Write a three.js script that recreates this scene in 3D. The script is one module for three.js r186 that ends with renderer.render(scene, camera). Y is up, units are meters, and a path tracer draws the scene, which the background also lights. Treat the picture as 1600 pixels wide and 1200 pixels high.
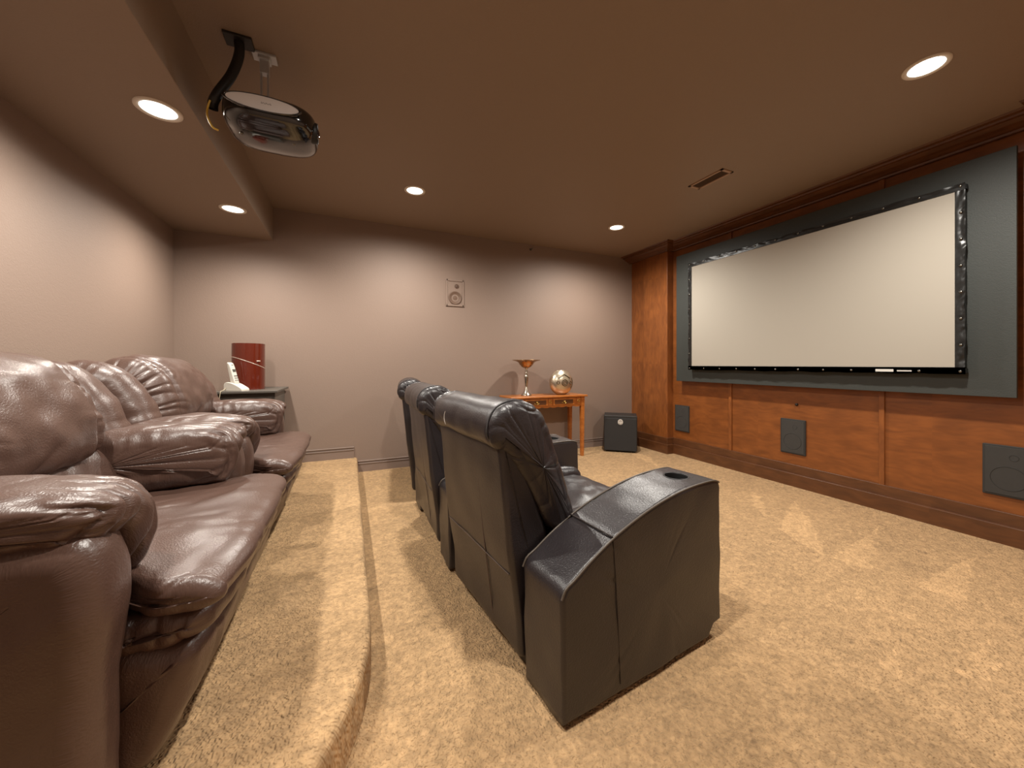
import * as THREE from 'three';
import { mergeGeometries } from 'three/addons/utils/BufferGeometryUtils.js';
import { RoundedBoxGeometry } from 'three/addons/geometries/RoundedBoxGeometry.js';
import { Brush, Evaluator, SUBTRACTION } from 'three-bvh-csg';
import { createNoise3D } from 'simplex-noise';

// ------------------------------------------------------------------ camera, exposure
// World: x = towards the screen wall, y = up, -z = towards the far wall. Written below as P(R, h, D) with z = -D.
const scene = new THREE.Scene();
scene.background = new THREE.Color(0x000000);
const F = 582, HORIZON = 569;
const camera = new THREE.PerspectiveCamera(2 * Math.atan(600 / F) * 180 / Math.PI, 1600 / 1200, 0.02, 40);
camera.position.set(0, 1.1, 0);
camera.lookAt(0.4002, 1.1, -0.9164);
camera.setViewOffset(1600, 1200, 0, 600 - HORIZON, 1600, 1200);
scene.add(camera);
const renderer = new THREE.WebGLRenderer({ antialias: true });
renderer.toneMapping = THREE.LinearToneMapping;
renderer.toneMappingExposure = 0.45;
renderer.shadowMap.enabled = true;
const LAMP_CD = 27, LAMP_COLOR = new THREE.Color().setRGB(1.0, 0.945, 0.86);

const CEIL = 2.575, SOFFIT_Y = 2.265, SOFFIT_R = -0.66, LEFT = -1.39, FAR = 4.12, NEAR = -0.16, RIGHT = 3.72, PLAT = 0.15;

// ------------------------------------------------------------------ small helpers
function rng(seed) { let s = seed >>> 0; return () => { s = (s + 0x6D2B79F5) | 0; let t = Math.imul(s ^ (s >>> 15), 1 | s); t = (t + Math.imul(t ^ (t >>> 7), 61 | t)) ^ t; return ((t ^ (t >>> 14)) >>> 0) / 4294967296; }; }
const noise = createNoise3D(rng(7));
const clamp = (x, a, b) => Math.min(b, Math.max(a, x));
const sstep = (a, b, x) => { const t = clamp((x - a) / (b - a), 0, 1); return t * t * (3 - 2 * t); };
const lerp = (a, b, t) => a + (b - a) * t;
const used = {};
function numbered(n) { const k = used[n] = (used[n] ?? -1) + 1; return k ? `${n}_${String(k).padStart(3, '0')}` : n; }
function shade(o) { o.traverse((m) => { if (m.isMesh) { m.castShadow = true; m.receiveShadow = true; } }); return o; }
function mesh(name, geo, mat, parent, label) {
  const m = new THREE.Mesh(geo, mat); m.name = name; m.castShadow = m.receiveShadow = true;
  if (label) m.userData.label = label;
  if (parent) parent.add(m);
  return m;
}
function thing(name, label, category, group, R = 0, h = 0, D = 0, turn = 0) {
  const o = new THREE.Group(); o.name = numbered(name); o.position.set(R, h, -D); o.rotation.y = turn;
  o.userData = { label, category }; if (group) o.userData.group = group;
  scene.add(o); return o;
}
function struct(name, geo, mat, label, category) {
  const m = geo ? mesh(name, geo, mat, scene) : new THREE.Group(); m.name = name;
  m.userData = { kind: 'structure', label, category }; scene.add(m); return m;
}
// box given by ranges; uv in metres
function box(r0, r1, h0, h1, d0, d1, bev = 0) {
  const w = r1 - r0, h = h1 - h0, d = d1 - d0;
  const g = bev ? new RoundedBoxGeometry(w, h, d, 2, bev) : new THREE.BoxGeometry(w, h, d);
  g.translate((r0 + r1) / 2, (h0 + h1) / 2, -(d0 + d1) / 2);
  return uvBox(g);
}
function uvBox(g) {
  const p = g.attributes.position, n = g.attributes.normal, uv = new Float32Array(p.count * 2);
  for (let i = 0; i < p.count; i++) {
    const ax = Math.abs(n.getX(i)), ay = Math.abs(n.getY(i)), az = Math.abs(n.getZ(i));
    const x = p.getX(i), y = p.getY(i), z = p.getZ(i);
    if (ay >= ax && ay >= az) { uv[2 * i] = x; uv[2 * i + 1] = -z; } else if (ax >= az) { uv[2 * i] = -z; uv[2 * i + 1] = y; } else { uv[2 * i] = x; uv[2 * i + 1] = y; }
  }
  g.setAttribute('uv', new THREE.BufferAttribute(uv, 2)); return g;
}
function bx(w, h, d, x, y, z, bev = 0) { const g = bev ? new RoundedBoxGeometry(w, h, d, 2, bev) : new THREE.BoxGeometry(w, h, d); g.translate(x, y, z); return uvBox(g); }
function tube(pts, r, seg = 24, rs = 8, closed = false) { return new THREE.TubeGeometry(new THREE.CatmullRomCurve3(pts.map((p) => new THREE.Vector3(...p)), closed), seg, r, rs, closed); }
function lathe(pts, seg = 48) { return new THREE.LatheGeometry(pts.map(([r, y]) => new THREE.Vector2(r, y)), seg); }

// A cushion: closed side profile (x, y) carried across the width (z), with rounded and domed ends.
function loft(profile, width, { e = 0.05, n = 96, nz = 40, dome = 0, disp, warp, z0 = 0, tension = 0.5, poly = false, spine } = {}) {
  const c3 = profile.map(([x, y]) => new THREE.Vector3(x, y, 0));
  let ring;
  if (poly) { ring = []; c3.forEach((a, i) => { const b = c3[(i + 1) % c3.length], k = Math.max(1, Math.round(a.distanceTo(b) / 0.02)); for (let j = 0; j < k; j++) ring.push(a.clone().lerp(b, j / k)); }); } else ring = new THREE.CatmullRomCurve3(c3, true, 'catmullrom', tension).getSpacedPoints(n).slice(0, n);
  const N = ring.length; let cx = 0, cy = 0; ring.forEach((p) => { cx += p.x / N; cy += p.y / N; });
  let area = 0; ring.forEach((p, i) => { const q = ring[(i + 1) % N]; area += p.x * q.y - q.x * p.y; });
  if (area < 0) ring.reverse();
  const per = [0]; for (let i = 1; i <= N; i++) per.push(per[i - 1] + ring[i % N].distanceTo(ring[i - 1]));
  // what the ends shrink towards: the middle, or the nearest point of a given spine
  const cen2 = ring.map((p) => {
    if (!spine) return [cx, cy];
    let best = null, bd = 1e9;
    for (let k = 0; k < spine.length - 1; k++) { const [ax, ay] = spine[k], [bx2, by2] = spine[k + 1], l2 = (bx2 - ax) ** 2 + (by2 - ay) ** 2, t = clamp(((p.x - ax) * (bx2 - ax) + (p.y - ay) * (by2 - ay)) / l2, 0, 1), qx = lerp(ax, bx2, t), qy = lerp(ay, by2, t), d = Math.hypot(p.x - qx, p.y - qy); if (d < bd) { bd = d; best = [qx, qy]; } }
    return best;
  });
  if (spine) for (let pass = 0; pass < 30; pass++) { const o = cen2.map((c) => [...c]); for (let i = 0; i < N; i++) for (const k of [0, 1]) cen2[i][k] = 0.25 * o[(i + N - 1) % N][k] + 0.5 * o[i][k] + 0.25 * o[(i + 1) % N][k]; }
  // inward normals of the profile
  const inw = ring.map((p, i) => { const a = ring[(i + N - 1) % N], b = ring[(i + 1) % N]; const t = b.clone().sub(a).normalize(); return new THREE.Vector3(-t.y, t.x, 0); });
  const hw = width / 2, zs = [];
  const ne = Math.max(5, Math.round(nz * 0.2));
  for (let k = 0; k <= ne; k++) zs.push(-hw + e * (1 - Math.cos(k / ne * Math.PI / 2)));
  const nm = Math.max(2, nz - 2 * ne); for (let k = 1; k < nm; k++) zs.push(lerp(-hw + e, hw - e, k / nm));
  for (let k = ne; k >= 0; k--) zs.push(hw - e * (1 - Math.cos(k / ne * Math.PI / 2)));
  const V = [], UV = [], info = [], idx = [], key = [];
  const rows = [];
  const ringAt = (z, off, shrink, zz, tag, capUV) => {
    const row = [];
    for (let i = 0; i <= N; i++) {
      const p = ring[i % N], q = inw[i % N];
      const [mx, my] = cen2[i % N], rad = Math.hypot(p.x - mx, p.y - my), o = spine ? off / e * rad * 0.4 : Math.min(off, rad * 0.75);
      let x, y;
      if (spine) { const f = 1 - o / rad; x = mx + (p.x - mx) * f * shrink; y = my + (p.y - my) * f * shrink; } else { x = mx + (p.x + q.x * o - mx) * shrink; y = my + (p.y + q.y * o - my) * shrink; }
      row.push(V.length / 3); V.push(x, y, zz); UV.push(...(capUV ? [x, y] : [per[i], z]));
      info.push([per[i], z, hw - Math.abs(z), off]); key.push(`${tag}:${i % N}`);
    }
    return row;
  };
  zs.forEach((z, k) => { const dz = hw - Math.abs(z), a = clamp(1 - dz / e, 0, 1); rows.push(ringAt(z, e * (1 - Math.sqrt(1 - a * a)), 1, z, k)); });
  for (let k = 0; k < rows.length - 1; k++) for (let i = 0; i < N; i++) { const a = rows[k][i], b = rows[k][i + 1], c = rows[k + 1][i], d = rows[k + 1][i + 1]; idx.push(a, b, d, a, d, c); }
  for (const s of [-1, 1]) {
    let prev = ringAt(s * hw, e, 1, s * hw, s < 0 ? 0 : zs.length - 1, true);
    const sh = spine ? [0.8, 0.6, 0.4, 0.2, 0] : [0.82, 0.62, 0.42, 0.22, 0.06];
    sh.forEach((f, j) => {
      const row = ringAt(s * hw, e, f, s * (hw + dome * (1 - f * f)), `c${s}${j}`, true);
      for (let i = 0; i < N; i++) { const a = prev[i], b = prev[i + 1], c = row[i], d = row[i + 1]; if (s > 0) idx.push(a, b, d, a, d, c); else idx.push(a, d, b, a, c, d); }
      prev = row;
    });
    if (spine) continue;
    const cen = V.length / 3; V.push(cx, cy, s * (hw + dome)); UV.push(cx, cy); info.push([0, s * hw, 0, e]); key.push(`m${s}`);
    for (let i = 0; i < N; i++) if (s > 0) idx.push(prev[i], prev[i + 1], cen); else idx.push(prev[i], cen, prev[i + 1]);
  }
  const ids = new Map(), id = key.map((k) => { if (!ids.has(k)) ids.set(k, ids.size); return ids.get(k); });
  const normals = () => {
    const acc = new Float64Array(ids.size * 3), nn = new Float32Array(V.length);
    for (let t = 0; t < idx.length; t += 3) {
      const [a, b, c] = [idx[t], idx[t + 1], idx[t + 2]];
      const ux = V[3 * b] - V[3 * a], uy = V[3 * b + 1] - V[3 * a + 1], uz = V[3 * b + 2] - V[3 * a + 2];
      const vx = V[3 * c] - V[3 * a], vy = V[3 * c + 1] - V[3 * a + 1], vz = V[3 * c + 2] - V[3 * a + 2];
      const nx = uy * vz - uz * vy, ny = uz * vx - ux * vz, nz2 = ux * vy - uy * vx;
      for (const q of [a, b, c]) { acc[3 * id[q]] += nx; acc[3 * id[q] + 1] += ny; acc[3 * id[q] + 2] += nz2; }
    }
    for (let i = 0; i < id.length; i++) { const j = 3 * id[i], l = Math.hypot(acc[j], acc[j + 1], acc[j + 2]) || 1; nn[3 * i] = acc[j] / l; nn[3 * i + 1] = acc[j + 1] / l; nn[3 * i + 2] = acc[j + 2] / l; }
    return nn;
  };
  let nn = normals();
  const first = new Map();
  if (disp) {
    for (let i = 0; i < id.length; i++) {
      if (first.has(id[i])) { const f = first.get(id[i]); V[3 * i] = V[3 * f]; V[3 * i + 1] = V[3 * f + 1]; V[3 * i + 2] = V[3 * f + 2]; continue; }
      const d = disp(V[3 * i], V[3 * i + 1], V[3 * i + 2], { per: info[i][0], dz: info[i][2], L: per[N], nx: nn[3 * i], ny: nn[3 * i + 1], nz: nn[3 * i + 2] });
      V[3 * i] += nn[3 * i] * d; V[3 * i + 1] += nn[3 * i + 1] * d; V[3 * i + 2] += nn[3 * i + 2] * d; first.set(id[i], i);
    }
  }
  if (warp) for (let i = 0; i < id.length; i++) { const q = warp(V[3 * i], V[3 * i + 1], V[3 * i + 2]); V[3 * i] = q[0]; V[3 * i + 1] = q[1]; V[3 * i + 2] = q[2]; }
  nn = normals();
  for (let i = 2; i < V.length; i += 3) V[i] += z0;
  const g = new THREE.BufferGeometry();
  g.setAttribute('position', new THREE.BufferAttribute(new Float32Array(V), 3));
  g.setAttribute('normal', new THREE.BufferAttribute(nn, 3));
  g.setAttribute('uv', new THREE.BufferAttribute(new Float32Array(UV), 2));
  g.setIndex(idx); return g;
}

// ------------------------------------------------------------------ textures
function tileNoise(seed, size) {           // periodic value noise in [0,1], lattice of `size`
  const r = rng(seed), t = new Float32Array(size * size); for (let i = 0; i < t.length; i++) t[i] = r();
  return (x, y) => {
    const xi = Math.floor(x), yi = Math.floor(y); let fx = x - xi, fy = y - yi; fx = fx * fx * (3 - 2 * fx); fy = fy * fy * (3 - 2 * fy);
    const m = (a) => ((a % size) + size) % size, x0 = m(xi), x1 = m(xi + 1), y0 = m(yi) * size, y1 = m(yi + 1) * size;
    return lerp(lerp(t[y0 + x0], t[y0 + x1], fx), lerp(t[y1 + x0], t[y1 + x1], fx), fy);
  };
}
function dataTex(w, h, fn, srgb) {
  const a = new Uint8Array(w * h * 4);
  for (let y = 0; y < h; y++) for (let x = 0; x < w; x++) { const c = fn(x / w, y / h, x, y), i = 4 * (y * w + x); if (typeof c === 'number') { a[i] = a[i + 1] = a[i + 2] = clamp(c, 0, 1) * 255; } else { a[i] = clamp(c[0], 0, 255); a[i + 1] = clamp(c[1], 0, 255); a[i + 2] = clamp(c[2], 0, 255); } a[i + 3] = 255; }
  const t = new THREE.DataTexture(a, w, h, THREE.RGBAFormat); t.magFilter = THREE.LinearFilter; t.minFilter = THREE.LinearMipmapLinearFilter; t.generateMipmaps = true;
  t.wrapS = t.wrapT = THREE.RepeatWrapping; if (srgb) t.colorSpace = THREE.SRGBColorSpace; t.needsUpdate = true; return t;
}
// leather grain: pebbled cells and faint creases, one tile = 0.22 m
const ln1 = tileNoise(11, 64), ln2 = tileNoise(12, 128), ln3 = tileNoise(13, 16), ln4 = tileNoise(14, 8);
const leatherBump = dataTex(512, 512, (u, v) => {
  const a = ln1(u * 64, v * 64), b = ln2(u * 128, v * 128), w = ln3(u * 16 + 1.5 * ln4(u * 8, v * 8), v * 16);
  const crease = Math.abs(w - 0.5) < 0.035 ? 0.25 : 0;
  return 0.55 * a + 0.3 * b + 0.15 * w - crease * 0.5 + 0.1;
});
leatherBump.repeat.set(1 / 0.22, 1 / 0.22);
const pn1 = tileNoise(21, 128), pn2 = tileNoise(22, 64);
const paintBump = dataTex(512, 512, (u, v) => 0.6 * pn1(u * 128, v * 128) + 0.4 * pn2(u * 64, v * 64)); paintBump.repeat.set(1 / 0.4, 1 / 0.4);
// carpet pile: tufts, one tile = 0.6 m
const cn1 = tileNoise(31, 128), cn2 = tileNoise(32, 64), cn3 = tileNoise(33, 32), cn4 = tileNoise(34, 16);
const carpetBump = dataTex(1024, 1024, (u, v) => {
  const wob = 0.8 * cn3(u * 32, v * 32);
  return 0.5 * cn1(u * 128 + wob, v * 128 - wob) + 0.32 * cn2(u * 64 + wob, v * 64) + 0.18 * cn3(u * 32, v * 32);
}); carpetBump.repeat.set(1 / 0.6, 1 / 0.6);
// carpet colour with the lie of the pile left by the vacuum cleaner and by feet
const pixelToFloor = (px, py) => { const u = (px - 800) / F, v = (HORIZON - py) / F, t = -1.1 / v; return [t * (0.4002 + 0.9164 * u), t * (0.9164 - 0.4002 * u)]; };
const brushed = [
  [[1242, 782], [1217, 827], [1250, 850], [1290, 868], [1266, 812]],
  [[1374, 824], [1340, 846], [1304, 872], [1330, 884], [1360, 890]],
  [[1528, 867], [1475, 892], [1430, 914], [1468, 930], [1506, 938]],
  [[1168, 760], [1180, 790], [1200, 812], [1190, 780]],
  [[975, 700], [998, 716], [1030, 730], [1010, 712]],
  [[1390, 1010], [1380, 1040], [1402, 1062], [1412, 1040]],
  [[1540, 1000], [1500, 1050], [1528, 1075], [1560, 1040]],
].map((poly) => poly.map(([x, y]) => pixelToFloor(x, y)));
const inside = (poly, x, y) => { let c = false; for (let i = 0, j = poly.length - 1; i < poly.length; j = i++) { const [xi, yi] = poly[i], [xj, yj] = poly[j]; if ((yi > y) !== (yj > y) && x < (xj - xi) * (y - yi) / (yj - yi) + xi) c = !c; } return c; };
const fl1 = tileNoise(41, 256), fl2 = tileNoise(42, 256), fl3 = tileNoise(43, 64);
function carpetColour(w, h, r0, d0, span, spanD, marks) {
  const t = dataTex(w, h, (u, v) => {
    const R = r0 + u * span, D = d0 + v * spanD;
    let k = 0.93 + 0.16 * (fl1(R * 90 + 40, D * 90) - 0.5) + 0.10 * (fl2(R * 30 + 90, D * 44) - 0.5) + 0.05 * (fl3(R * 5 + 9, D * 5 + 3) - 0.5) + 0.05 * (fl3(R * 1.7 + 30, D * 1.7) - 0.5);
    // dark flecks where the tufts part, running along the room
    const fleck = fl2(R * 30 + D * 12 + 7, D * 110 - R * 36 + 5); if (fleck > 0.82) k -= 0.16 * (fleck - 0.82) / 0.18 * sstep(0.35, 0.7, fl3(R * 3 + 2, D * 3));
    if (marks) { const wob = 0.03 * (fl2(R * 30, D * 30) - 0.5); for (const p of brushed) if (inside(p, R + wob, D - wob)) k += 0.09; }
    return [190 * k, 155 * k, 113 * k];
  }, true);
  t.wrapS = t.wrapT = THREE.ClampToEdgeWrapping; t.repeat.set(1 / span, 1 / spanD); t.offset.set(-r0 / span, -d0 / spanD); return t;
}
// stained plywood: figure runs along the room
const wn1 = tileNoise(51, 64), wn2 = tileNoise(52, 128), wn3 = tileNoise(53, 16);
function woodTex(seed, a, b, along) {
  const o = seed * 3.7;
  return dataTex(1024, 1024, (u, v) => {
    const [s, t] = along ? [u, v] : [v, u];
    const warp = 0.6 * wn3(s * 8 + o, t * 16), fine = wn2(s * 32 + o, t * 128 + warp * 4), mid = wn1(s * 8 + o, t * 64 + warp * 6), blot = wn3(s * 16 + o, t * 16 + 3);
    const k = clamp(0.25 * fine + 0.4 * mid + 0.35 * blot, 0, 1);
    return [lerp(a[0], b[0], k), lerp(a[1], b[1], k), lerp(a[2], b[2], k)];
  }, true);
}
// ------------------------------------------------------------------ materials
const std = (o) => new THREE.MeshStandardMaterial(o), phys = (o) => new THREE.MeshPhysicalMaterial(o);
const paint = std({ color: 0x8a7669, roughness: 0.62, bumpMap: paintBump, bumpScale: 0.0006 });
const ceilPaint = std({ color: 0x8e7b6a, roughness: 0.6, bumpMap: paintBump, bumpScale: 0.0006 });
const trimPaint = std({ color: 0x86746a, roughness: 0.4 });
const carpetFloor = std({ map: carpetColour(2048, 1700, -1.5, -0.3, 5.3, 4.5, true), roughness: 1, bumpMap: carpetBump, bumpScale: 0.009 });
const carpetPlat = std({ map: carpetColour(1024, 1536, -1.5, 0.3, 1.8, 4.0, false), roughness: 1, bumpMap: carpetBump, bumpScale: 0.009 });
const wPanel = woodTex(1, [106, 58, 22], [150, 87, 38], true); wPanel.repeat.set(1 / 1.2, 1 / 1.2);
const wPanelB = woodTex(2, [106, 58, 22], [150, 87, 38], true); wPanelB.repeat.set(1 / 1.2, 1 / 1.2);
const wUp = woodTex(3, [108, 60, 26], [156, 92, 42], false); wUp.repeat.set(1 / 1.1, 1 / 1.1);
const wDark = woodTex(4, [76, 44, 23], [108, 66, 36], true); wDark.repeat.set(1 / 1.2, 1 / 1.2);
const wHoney = woodTex(5, [150, 82, 30], [196, 122, 56], true); wHoney.repeat.set(1 / 0.5, 1 / 0.5);
const wood = phys({ map: wPanel, roughness: 0.42, clearcoat: 0.25, clearcoatRoughness: 0.35 });
const woodB = phys({ map: wPanelB, roughness: 0.42, clearcoat: 0.25, clearcoatRoughness: 0.35 });
const woodUp = phys({ map: wUp, roughness: 0.42, clearcoat: 0.25, clearcoatRoughness: 0.35 });
const woodDark = phys({ map: wDark, roughness: 0.4, clearcoat: 0.3, clearcoatRoughness: 0.3 });
const honey = phys({ map: wHoney, roughness: 0.35, clearcoat: 0.4, clearcoatRoughness: 0.25 });
const brass = std({ color: 0xc8a45a, metalness: 1, roughness: 0.3 });
const brown = phys({ color: 0x553f36, roughness: 0.36, bumpMap: leatherBump, bumpScale: 0.0008, clearcoat: 0.25, clearcoatRoughness: 0.35 });
const black = phys({ color: 0x272224, roughness: 0.38, bumpMap: leatherBump, bumpScale: 0.0008, clearcoat: 0.2, clearcoatRoughness: 0.35 });
const pipingHighlight = phys({ color: 0x51483f, roughness: 0.45 });  // arm piping, paler than the leather: edge highlight put into its colour
const stitch = std({ color: 0x2a211d, roughness: 0.7 });
const stitchPale = std({ color: 0x5d4e45, roughness: 0.7 });
const plastic = std({ color: 0x121212, roughness: 0.5 });
const blackFoot = std({ color: 0x17161a, roughness: 0.5 });
const gloss = phys({ color: 0x0b0a0a, roughness: 0.12, clearcoat: 1, clearcoatRoughness: 0.04 });
const grille = std({ color: 0x2d2c2a, roughness: 0.7 });
const board = std({ color: 0x363936, roughness: 0.62, bumpMap: paintBump, bumpScale: 0.0005 });
const screenCloth = std({ color: 0xaaa397, roughness: 0.9 });
const vinyl = phys({ color: 0x1c1c1b, roughness: 0.35 });
const snapMetal = std({ color: 0x77756f, metalness: 1, roughness: 0.3 });
const silver = std({ color: 0xc9c0b2, metalness: 1, roughness: 0.22 });
const lampGlow = new THREE.MeshStandardMaterial({ color: 0xffffff, emissive: new THREE.Color().setRGB(1, 0.93, 0.82), emissiveIntensity: 9, roughness: 0.5 });
const trimWhite = std({ color: 0xd8cfc2, roughness: 0.5 });

// ------------------------------------------------------------------ the room
struct('floor', box(LEFT - 0.2, RIGHT + 0.2, -0.2, 0, NEAR - 0.2, FAR + 0.2), carpetFloor, 'tan cut-pile carpet with vacuum marks', 'floor');
struct('ceiling', box(LEFT - 0.2, RIGHT + 0.2, CEIL, CEIL + 0.2, NEAR - 0.2, FAR + 0.2), ceilPaint, 'flat ceiling painted dark brown', 'ceiling');
struct('soffit', box(LEFT - 0.1, SOFFIT_R, SOFFIT_Y, CEIL + 0.1, NEAR - 0.1, FAR + 0.1, 0.004), ceilPaint, 'dropped brown soffit along the wall behind the brown recliners', 'soffit');
struct('wall_left', box(LEFT - 0.2, LEFT, -0.1, CEIL + 0.1, NEAR - 0.2, FAR + 0.2), paint, 'brown painted wall behind the brown recliners', 'wall');
struct('wall_back', box(LEFT - 0.1, RIGHT + 0.1, -0.1, CEIL + 0.1, FAR, FAR + 0.2), paint, 'brown painted wall behind the console table', 'wall');
struct('wall_front', box(LEFT - 0.1, RIGHT + 0.1, -0.1, CEIL + 0.1, NEAR - 0.2, NEAR), paint, 'plain brown painted wall opposite the console table', 'wall');

// carpeted seating platform with a rounded end
{
  const s = new THREE.Shape(), e = 0.075, cr = -0.9, cd = 1.51, r = e - cr, b = 0.028;
  s.moveTo(LEFT - 0.05, FAR + 0.05); s.lineTo(e - b, FAR + 0.05); s.lineTo(e - b, cd);
  for (let k = 1; k <= 40; k++) { const a = -k / 40 * Math.PI / 2; s.lineTo(cr + (r - b) * Math.cos(a), cd + (r - b) * Math.sin(a)); }
  s.lineTo(LEFT - 0.05, cd - r + b); s.closePath();
  const g = new THREE.ExtrudeGeometry(s, { depth: PLAT - b + 0.05, bevelEnabled: true, bevelThickness: b, bevelSize: b, bevelSegments: 5, curveSegments: 4 });
  g.rotateX(-Math.PI / 2);                                            // shape y (= D) becomes -z, extrusion becomes up
  g.translate(0, -0.05, 0);
  const p = g.attributes.position, uv = g.attributes.uv;
  for (let i = 0; i < p.count; i++) uv.setXY(i, p.getX(i) + 0.5 * Math.min(0, p.getY(i) - PLAT), -p.getZ(i));
  struct('platform', g, carpetPlat, 'raised tan carpeted platform with a rounded end', 'platform');
}

// panelled screen wall: sheets of stained plywood, battens, rails
{
  const w = struct('wall_right', null, null, 'stained wood panelled wall behind the projection screen', 'wall');
  mesh('wall_core', box(RIGHT, RIGHT + 0.2, -0.1, CEIL + 0.1, NEAR - 0.2, FAR + 0.2), woodDark, w);
  const seams = [NEAR, 0.245, 1.463, 2.686, FAR];
  for (let i = 0; i < 4; i++) mesh('panel', box(3.70, RIGHT + 0.005, 0.185, 2.495, seams[i] + 0.002, seams[i + 1] - 0.002, 0.001), i % 2 ? wood : woodB, w);
  for (const d of seams.slice(1, 4)) mesh('batten', box(3.687, RIGHT, 0.185, 2.495, d - 0.016, d + 0.016, 0.002), woodUp, w);
  mesh('bottom_rail', box(3.684, RIGHT + 0.01, 0.112, 0.19, 0.60, 3.47, 0.003), woodDark, w);
  mesh('frieze', box(3.682, RIGHT + 0.01, 2.50, CEIL, 0.60, 3.47, 0.003), woodDark, w);
  const bb = struct('baseboard_right', box(3.655, RIGHT + 0.01, -0.02, 0.114, 0.60, 3.47, 0.003), woodDark, 'dark stained wood baseboard of the screen wall', 'baseboard');
}
// square wood columns in the two corners of the screen wall
function column(d0, d1, dEdge, name, label) {                           // dEdge: the proud face runs from the open side to dEdge
  const c = struct(name, null, null, label, 'column');
  const open = d0 > 2;                                                  // far column: open side at d0
  const [a0, a1, f0, f1] = open ? [d0, dEdge, dEdge, d1] : [dEdge, d1, d0, dEdge];
  mesh('face_board', box(3.60, RIGHT + 0.02, 0.10, CEIL, a0, a1, 0.004), woodUp, c);
  mesh('filler_board', box(3.635, RIGHT + 0.02, 0.10, CEIL, f0, f1, 0.002), woodUp, c);
  const o = open ? -1 : 1, k0 = open ? d0 : d1;
  mesh('base_cap', box(3.582, RIGHT, 0.112, 0.19, open ? d0 - 0.018 : d0, open ? d1 : d1 + 0.018, 0.004), woodDark, c);
  mesh('base_board', box(3.555, RIGHT, -0.02, 0.114, open ? d0 - 0.045 : d0, open ? d1 : d1 + 0.045, 0.004), woodDark, c);
  return c;
}
column(3.45, FAR + 0.02, 3.85, 'trim_1', 'wood clad corner column beside the subwoofer');
column(NEAR - 0.02, 0.62, 0.26, 'trim_2', 'wood clad corner column at the other end of the screen wall');
// crown moulding, swept along the screen wall and around the columns
{
  const prof = [[0, 2.492], [0.018, 2.494], [0.022, 2.506], [0.034, 2.510], [0.05, 2.519], [0.075, 2.530], [0.10, 2.546], [0.118, 2.549], [0.122, 2.560], [0.150, 2.563], [0.158, 2.575], [0, 2.6]];
  const path = [[3.60, FAR + 0.02], [3.60, 3.45], [3.69, 3.45], [3.69, 0.62], [3.60, 0.62], [3.60, NEAR - 0.02]];
  const V = [], I = [], UVs = [];
  // offset of the path by o towards the room: R decreases, and the step corners move along D
  const at = (k, o) => { const [r, d] = path[k]; const dd = k === 1 || k === 2 ? d - o : k === 3 || k === 4 ? d + o : d; return [r - o, dd]; };
  let base = 0;
  for (let k = 0; k < path.length - 1; k++) for (let j = 0; j < prof.length - 1; j++) {
    const q = [[k, j], [k + 1, j], [k + 1, j + 1], [k, j + 1]].map(([kk, jj]) => { const [r, d] = at(kk, prof[jj][0]); return [r, prof[jj][1], -d]; });
    q.forEach((p) => { V.push(...p); UVs.push(-p[2], p[1] - p[0]); }); I.push(base, base + 1, base + 2, base, base + 2, base + 3); base += 4;
  }
  const g = new THREE.BufferGeometry(); g.setAttribute('position', new THREE.Float32BufferAttribute(V, 3)); g.setAttribute('uv', new THREE.Float32BufferAttribute(UVs, 2)); g.setIndex(I); g.computeVertexNormals();
  struct('trim_3', g, woodDark, 'dark wood crown moulding along the top of the screen wall', 'moulding');
}
// painted baseboards of the far wall: board, groove, cap
function baseboard(name, r0, r1, h, label) {
  const b = struct(name, null, null, label, 'baseboard');
  mesh('board', box(r0, r1, h - 0.02, h + 0.078, FAR - 0.016, FAR + 0.01, 0.002), trimPaint, b);
  mesh('ledge', box(r0, r1, h + 0.078, h + 0.088, FAR - 0.021, FAR + 0.01, 0.003), trimPaint, b);
  mesh('neck', box(r0, r1, h + 0.086, h + 0.103, FAR - 0.009, FAR + 0.01), trimPaint, b);
  mesh('cap', box(r0, r1, h + 0.102, h + 0.112, FAR - 0.017, FAR + 0.01, 0.003), trimPaint, b);
}
baseboard('baseboard_back', 0.076, 3.60, 0, 'brown painted baseboard below the console table');
baseboard('baseboard_left', LEFT, 0.045, PLAT, 'brown painted baseboard standing on the carpeted platform');

// ------------------------------------------------------------------ recessed lamps
function downlight(R, D, y, label, group, power = LAMP_CD) {
  const t = thing('downlight', label, 'ceiling light', group, R, y, D);
  mesh('trim_ring', lathe([[0.066, 0.004], [0.066, -0.004], [0.080, -0.007], [0.086, -0.004], [0.087, 0.004]], 40), trimWhite, t);
  mesh('lamp_lens', lathe([[0.0001, -0.0045], [0.05, -0.004], [0.067, -0.002], [0.067, 0.003]], 40), lampGlow, t);
  const s = new THREE.SpotLight(LAMP_COLOR, power, 0, 1.50, 0.62, 2); s.position.set(0, -0.03, 0); s.target.position.set(0, -1, 0);
  s.castShadow = true; s.shadow.radius = 2.2; s.shadow.mapSize.set(1024, 1024); t.add(s, s.target);
}
downlight(0.51, 3.23, CEIL, 'round recessed light in main ceiling over the black seats, nearest the brown wall', 'ceiling downlights');
downlight(2.64, 3.23, CEIL, 'round recessed light in main ceiling near the subwoofer corner', 'ceiling downlights');
downlight(2.62, 0.87, CEIL, 'round recessed light in main ceiling beside the crown moulding, far from subwoofer', 'ceiling downlights');
downlight(0.51, 0.87, CEIL, 'round recessed light in main ceiling over the black seat farthest from the console table', 'ceiling downlights');
downlight(-0.80, 3.40, SOFFIT_Y, 'round recessed light in soffit over the brown recliner beside the side table', 'soffit downlights', LAMP_CD * 0.5);
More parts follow.
